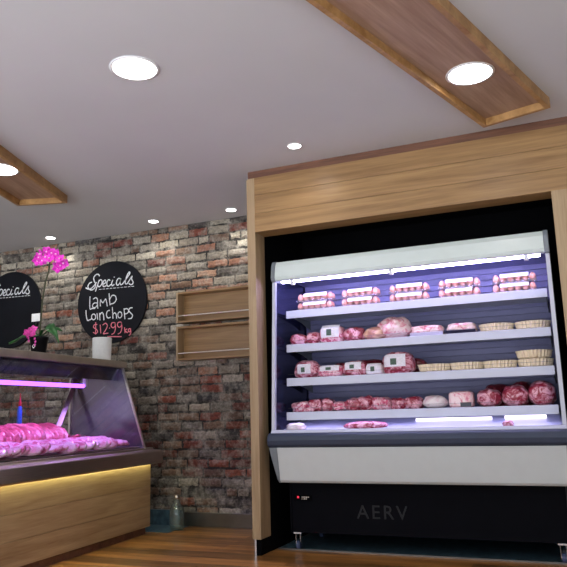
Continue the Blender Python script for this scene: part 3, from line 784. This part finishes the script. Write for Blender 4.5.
R_, K_, D_, L_, T_, W_ = M['meat_red'], M['meat_pink'], M['meat_dark'], M['meat_pale'], M['meat_tan'], M['meat_white']
g2, g3, g4 = 'wrapped meat on the second fridge shelf', 'wrapped meat on the third fridge shelf', 'wrapped meat on the fourth fridge shelf'
pack('wrapped_meat', -2.036, -1.900, .094, S2, R_, 'small marbled pink meat pack at the left end of the second fridge shelf', 'meat pack', g2, seed=1)
pack('wrapped_meat', -1.905, -1.785, .104, S2, R_, 'marbled meat pack left of the white labelled pack on the second fridge shelf', 'meat pack', g2, seed=2, yf=5.0)
pack('wrapped_meat', -1.778, -1.592, .138, S2, K_, 'square pink meat pack with a wide white label on the second fridge shelf', 'meat pack', g2, p=4, amp=.05, lab=(0, .62, 1.6, .72), seed=3)
pack('wrapped_meat', -1.590, -1.428, .118, S2, R_, 'round red meat pack between the white labelled pack and the ham on the second shelf', 'meat pack', g2, seed=4.4)
pack('wrapped_ham', -1.430, -1.225, .112, S2, T_, 'tan joint of ham with pink underside, left half of the big pale pair', 'ham', g2, d=.22, seed=5.2, p=2.2)
pack('wrapped_ham', -1.340, -1.060, .185, S2, L_, 'large pale pink peaked joint in the middle of the second fridge shelf', 'ham', g2, d=.24, seed=6.1, p=1.75, yf=4.975)
def tray(x0, x1, z, label, mat, tm, seed, h=.075, yf=4.985, d=.15, cat='meat tray', g=g2, p=3.5):
    t = pack('meat_tray', x0+.008, x1-.008, h, z, mat, label, cat, g, d=d, p=p, amp=.12, seed=seed, yf=yf, zo=0)
    w = (x1-x0)/2
    MB().prism([(-d/2+.01, 0), (-d/2-.006, .024), (-d/2-.004, .026), (-d/2+.014, .005), (d/2-.014, .005), (d/2+.004, .026), (d/2+.006, .024), (d/2-.01, 0)], -w, w).build('tray', tm, t, bevel=.001)
    t.children[0].location.z = .012
    return t
tray(-1.062, -.822, S2, 'pale pink meat slab on a tray, left one of the pair on the second shelf', L_, M['whitetray'], 7.7)
tray(-.800, -.588, S2, 'pale pink meat slab on a dark tray beside the first pie on the second shelf', L_, M['blacktray'], 8.8)
# third shelf
pack('wrapped_meat', -2.010, -1.800, .150, S3, R_, 'tall wedge shaped red meat pack with white label at the left of the third shelf', 'meat pack', g3, seed=9, p=2.2, lab=(-.05, .45, 1.1, .5))
pack('wrapped_meat', -1.800, -1.602, .096, S3, K_, 'low pink meat pack with long white label, second along the third shelf', 'meat pack', g3, seed=10, p=4, amp=.05, lab=(0, .66, 1.6, .45))
pack('wrapped_meat', -1.600, -1.424, .118, S3, R_, 'red meat pack with white label, third along the third shelf', 'meat pack', g3, seed=11, p=3.2, lab=(0, .6, 1.5, .5))
pack('wrapped_meat', -1.420, -1.288, .085, S3, W_, 'small pack covered by a white label, left of the biggest roll on the third shelf', 'meat pack', g3, seed=12, p=4, amp=.04, lab=(0, .55, 1.7, .85))
pack('wrapped_meat', -1.290, -1.066, .172, S3, R_, 'biggest red meat roll with a broad white label on the third shelf', 'meat roll', g3, seed=13, p=3, d=.19, lab=(-.1, .55, 1.5, .55))
pack('wrapped_meat', -1.76, -1.60, .125, S3, D_, 'dark red meat pack behind the low pink pack on the third shelf', 'meat pack', g3, seed=14, yf=5.17)
pack('wrapped_meat', -1.57, -1.30, .140, S3, D_, 'dark red meat pack behind the small white labelled pack on the third shelf', 'meat pack', g3, seed=15, yf=5.18)
pack('wrapped_meat', -1.19, -1.00, .130, S3, D_, 'dark red meat pack behind the right side of the biggest roll', 'meat pack', g3, seed=16, yf=5.16)
# pies
def make_pie():
    t = thing('pie', (0, 0, 0), 'x', 'pie')
    MB().lathe([(.092, 0), (.108, .010), (.118, .052), (.122, .056), (.113, .056), (.108, .046)], seg=168, flute=.035, nf=28, cap=False).build('crust', M['crust'], t)
    MB().lathe([(.002, .058), (.05, .056), (.085, .052), (.107, .046), (.098, .002), (.002, .001)], seg=48, cap=False).build('filling', M['filling'], t, smooth=True)
    return t
pie = make_pie(); first = True
for x, z, lb in ((-.455, S2, 'fluted pie beside the dark meat tray on the second fridge shelf'),
                 (-.207, S2, 'fluted pie at the right end of the second fridge shelf'),
                 (-.915, S3, 'fluted pie nearest the big meat roll on the third fridge shelf'),
                 (-.682, S3, 'second fluted pie from the meat roll on the third fridge shelf'),
                 (-.453, S3, 'third fluted pie on the third shelf, just left of the stacked pair'),
                 (-.213, S3, 'lower fluted pie of the stacked pair at the right end of the third shelf'),
                 (-.218, S3+.060, 'upper fluted pie of the stacked pair at the right end of the third shelf')):
    c = pie if first else copy_tree(pie); first = False
    c.location = (x, 5.10, z); c.rotation_euler = (0, 0, rnd.uniform(0, 1)); tag(c, lb, 'pie', 'pale fluted pies')
# fourth shelf: rolled joints
J = [(-2.032, -1.872, .085), (-1.895, -1.788, .100), (-1.800, -1.692, .100), (-1.697, -1.590, .078), (-1.594, -1.460, .100), (-1.492, -1.372, .106), (-1.392, -1.255, .098), (-1.252, -1.130, .085), (-1.142, -1.015, .090)]
lbs = ['rolled meat joint at the far left end of the fourth fridge shelf', 'small rolled joint, second from the left end of the fourth shelf', 'small rolled joint, third from the left end of the fourth shelf',
       'smallest pink joint, fourth from the left end of the fourth shelf', 'marbled joint, fifth from the left end of the fourth shelf', 'marbled joint, sixth from the left end of the fourth shelf',
       'marbled joint, seventh from the left end of the fourth shelf', 'marbled joint, eighth from the left, in the middle of the fourth shelf', 'marbled joint just left of the white poultry pack on the fourth shelf']
for i, ((a, b, h), lb) in enumerate(zip(J, lbs)):
    pack('rolled_joint', a, b, h, S4, R_ if i % 3 else K_, lb, 'meat joint', g4, seed=20+i*1.7, p=3.0, amp=.22, d=.16, rz=(-.25, .2, .35, -.1, .3)[i % 5])
pack('poultry_pack', -1.008, -.838, .100, S4, W_, 'rounded white poultry pack on the fourth fridge shelf', 'poultry pack', g4, seed=40, p=2.2, amp=.1)
t = pack('wrapped_meat', -.815, -.650, .122, S4, L_, 'boxy pale pink pack with a small black label on the fourth shelf', 'meat pack', g4, seed=41, p=5, amp=.05)
MB().box(-.0, .075, -.088, -.083, .004, .034).build('black_label', M['blacktray'], t)
for a, b, h, s, lb in ((-.625, -.462, .132, 42, 'marbled boned joint, left one of the three large ones on the fourth shelf'), (-.455, -.285, .156, 43, 'marbled boned joint, middle one of the three large ones on the fourth shelf'), (-.276, -.104, .178, 44, 'tallest marbled joint at the right end of the fourth shelf')):
    pack('boned_joint', a, b, h, S4, R_, lb, 'meat joint', 'large joints at the right of the fourth shelf', seed=s, p=2.3, amp=.12, d=.2, lab=None)
for a, b, h, s, lb in ((-.60, -.42, .175, 45, 'dark red joint behind the left large joint on the fourth shelf'), (-.42, -.25, .185, 46, 'dark red joint behind the middle large joint on the fourth shelf')):
    pack('boned_joint', a, b, h, S4, D_, lb, 'meat joint', 'large joints at the right of the fourth shelf', seed=s, d=.2, yf=5.22)
# bottom deck
pack('loose_joint', -1.60, -1.28, .064, .872, R_, 'flat pink piece of meat lying alone on the bottom deck of the fridge', 'meat', seed=50, yf=4.93, d=.18, amp=.08)
pack('rolled_pack', -2.045, -1.90, .062, .872, W_, 'white wrapped roll at the left end of the bottom deck of the fridge', 'meat pack', seed=51, yf=4.90, d=.1, p=3)
pack('small_pack', -.452, -.385, .050, .872, R_, 'small red pack at the right end of the bottom deck of the fridge', 'meat pack', seed=52, yf=4.90, d=.08)

# ---------------------------------------------------------------- camera, world
cam = bpy.data.cameras.new('camera'); co = bpy.data.objects.new('camera', cam); C.objects.link(co)
r0 = Vector((0.92182114, 0.38667031, -0.02705267)); u0 = Vector((0.09745688, -0.16365472, 0.98169205)); f0 = Vector((-0.37516388, 0.90758096, 0.18854406))
m = Matrix(((r0.x, u0.x, -f0.x, 0), (r0.y, u0.y, -f0.y, 0), (r0.z, u0.z, -f0.z, 1.0), (0, 0, 0, 1)))
co.matrix_world = m
cam.sensor_width = 36; cam.sensor_fit = 'HORIZONTAL'; cam.lens = 680/567*36; cam.clip_start = .05
bpy.context.scene.camera = co
w = bpy.data.worlds.new('world'); bpy.context.scene.world = w; w.use_nodes = True
bg = w.node_tree.nodes['Background']; wn = w.node_tree
# ambient world light; lower half brightened as an added uplight for the ceiling
tcw = wn.nodes.new('ShaderNodeTexCoord'); sx = wn.nodes.new('ShaderNodeSeparateXYZ'); mr = wn.nodes.new('ShaderNodeMapRange')
wn.links.new(tcw.outputs['Generated'], sx.inputs[0]); wn.links.new(sx.outputs['Z'], mr.inputs['Value'])
mr.inputs['From Min'].default_value = -.25; mr.inputs['From Max'].default_value = .1; mr.inputs['To Min'].default_value = 6.5; mr.inputs['To Max'].default_value = 1.2
wn.links.new(mr.outputs[0], bg.inputs[1]); bg.inputs[0].default_value = (.88, .92, .98, 1)
vs = bpy.context.scene.view_settings
vs.view_transform = 'Standard'; vs.look = 'None'; vs.gamma = 1; vs.use_curve_mapping = False; vs.exposure = 0
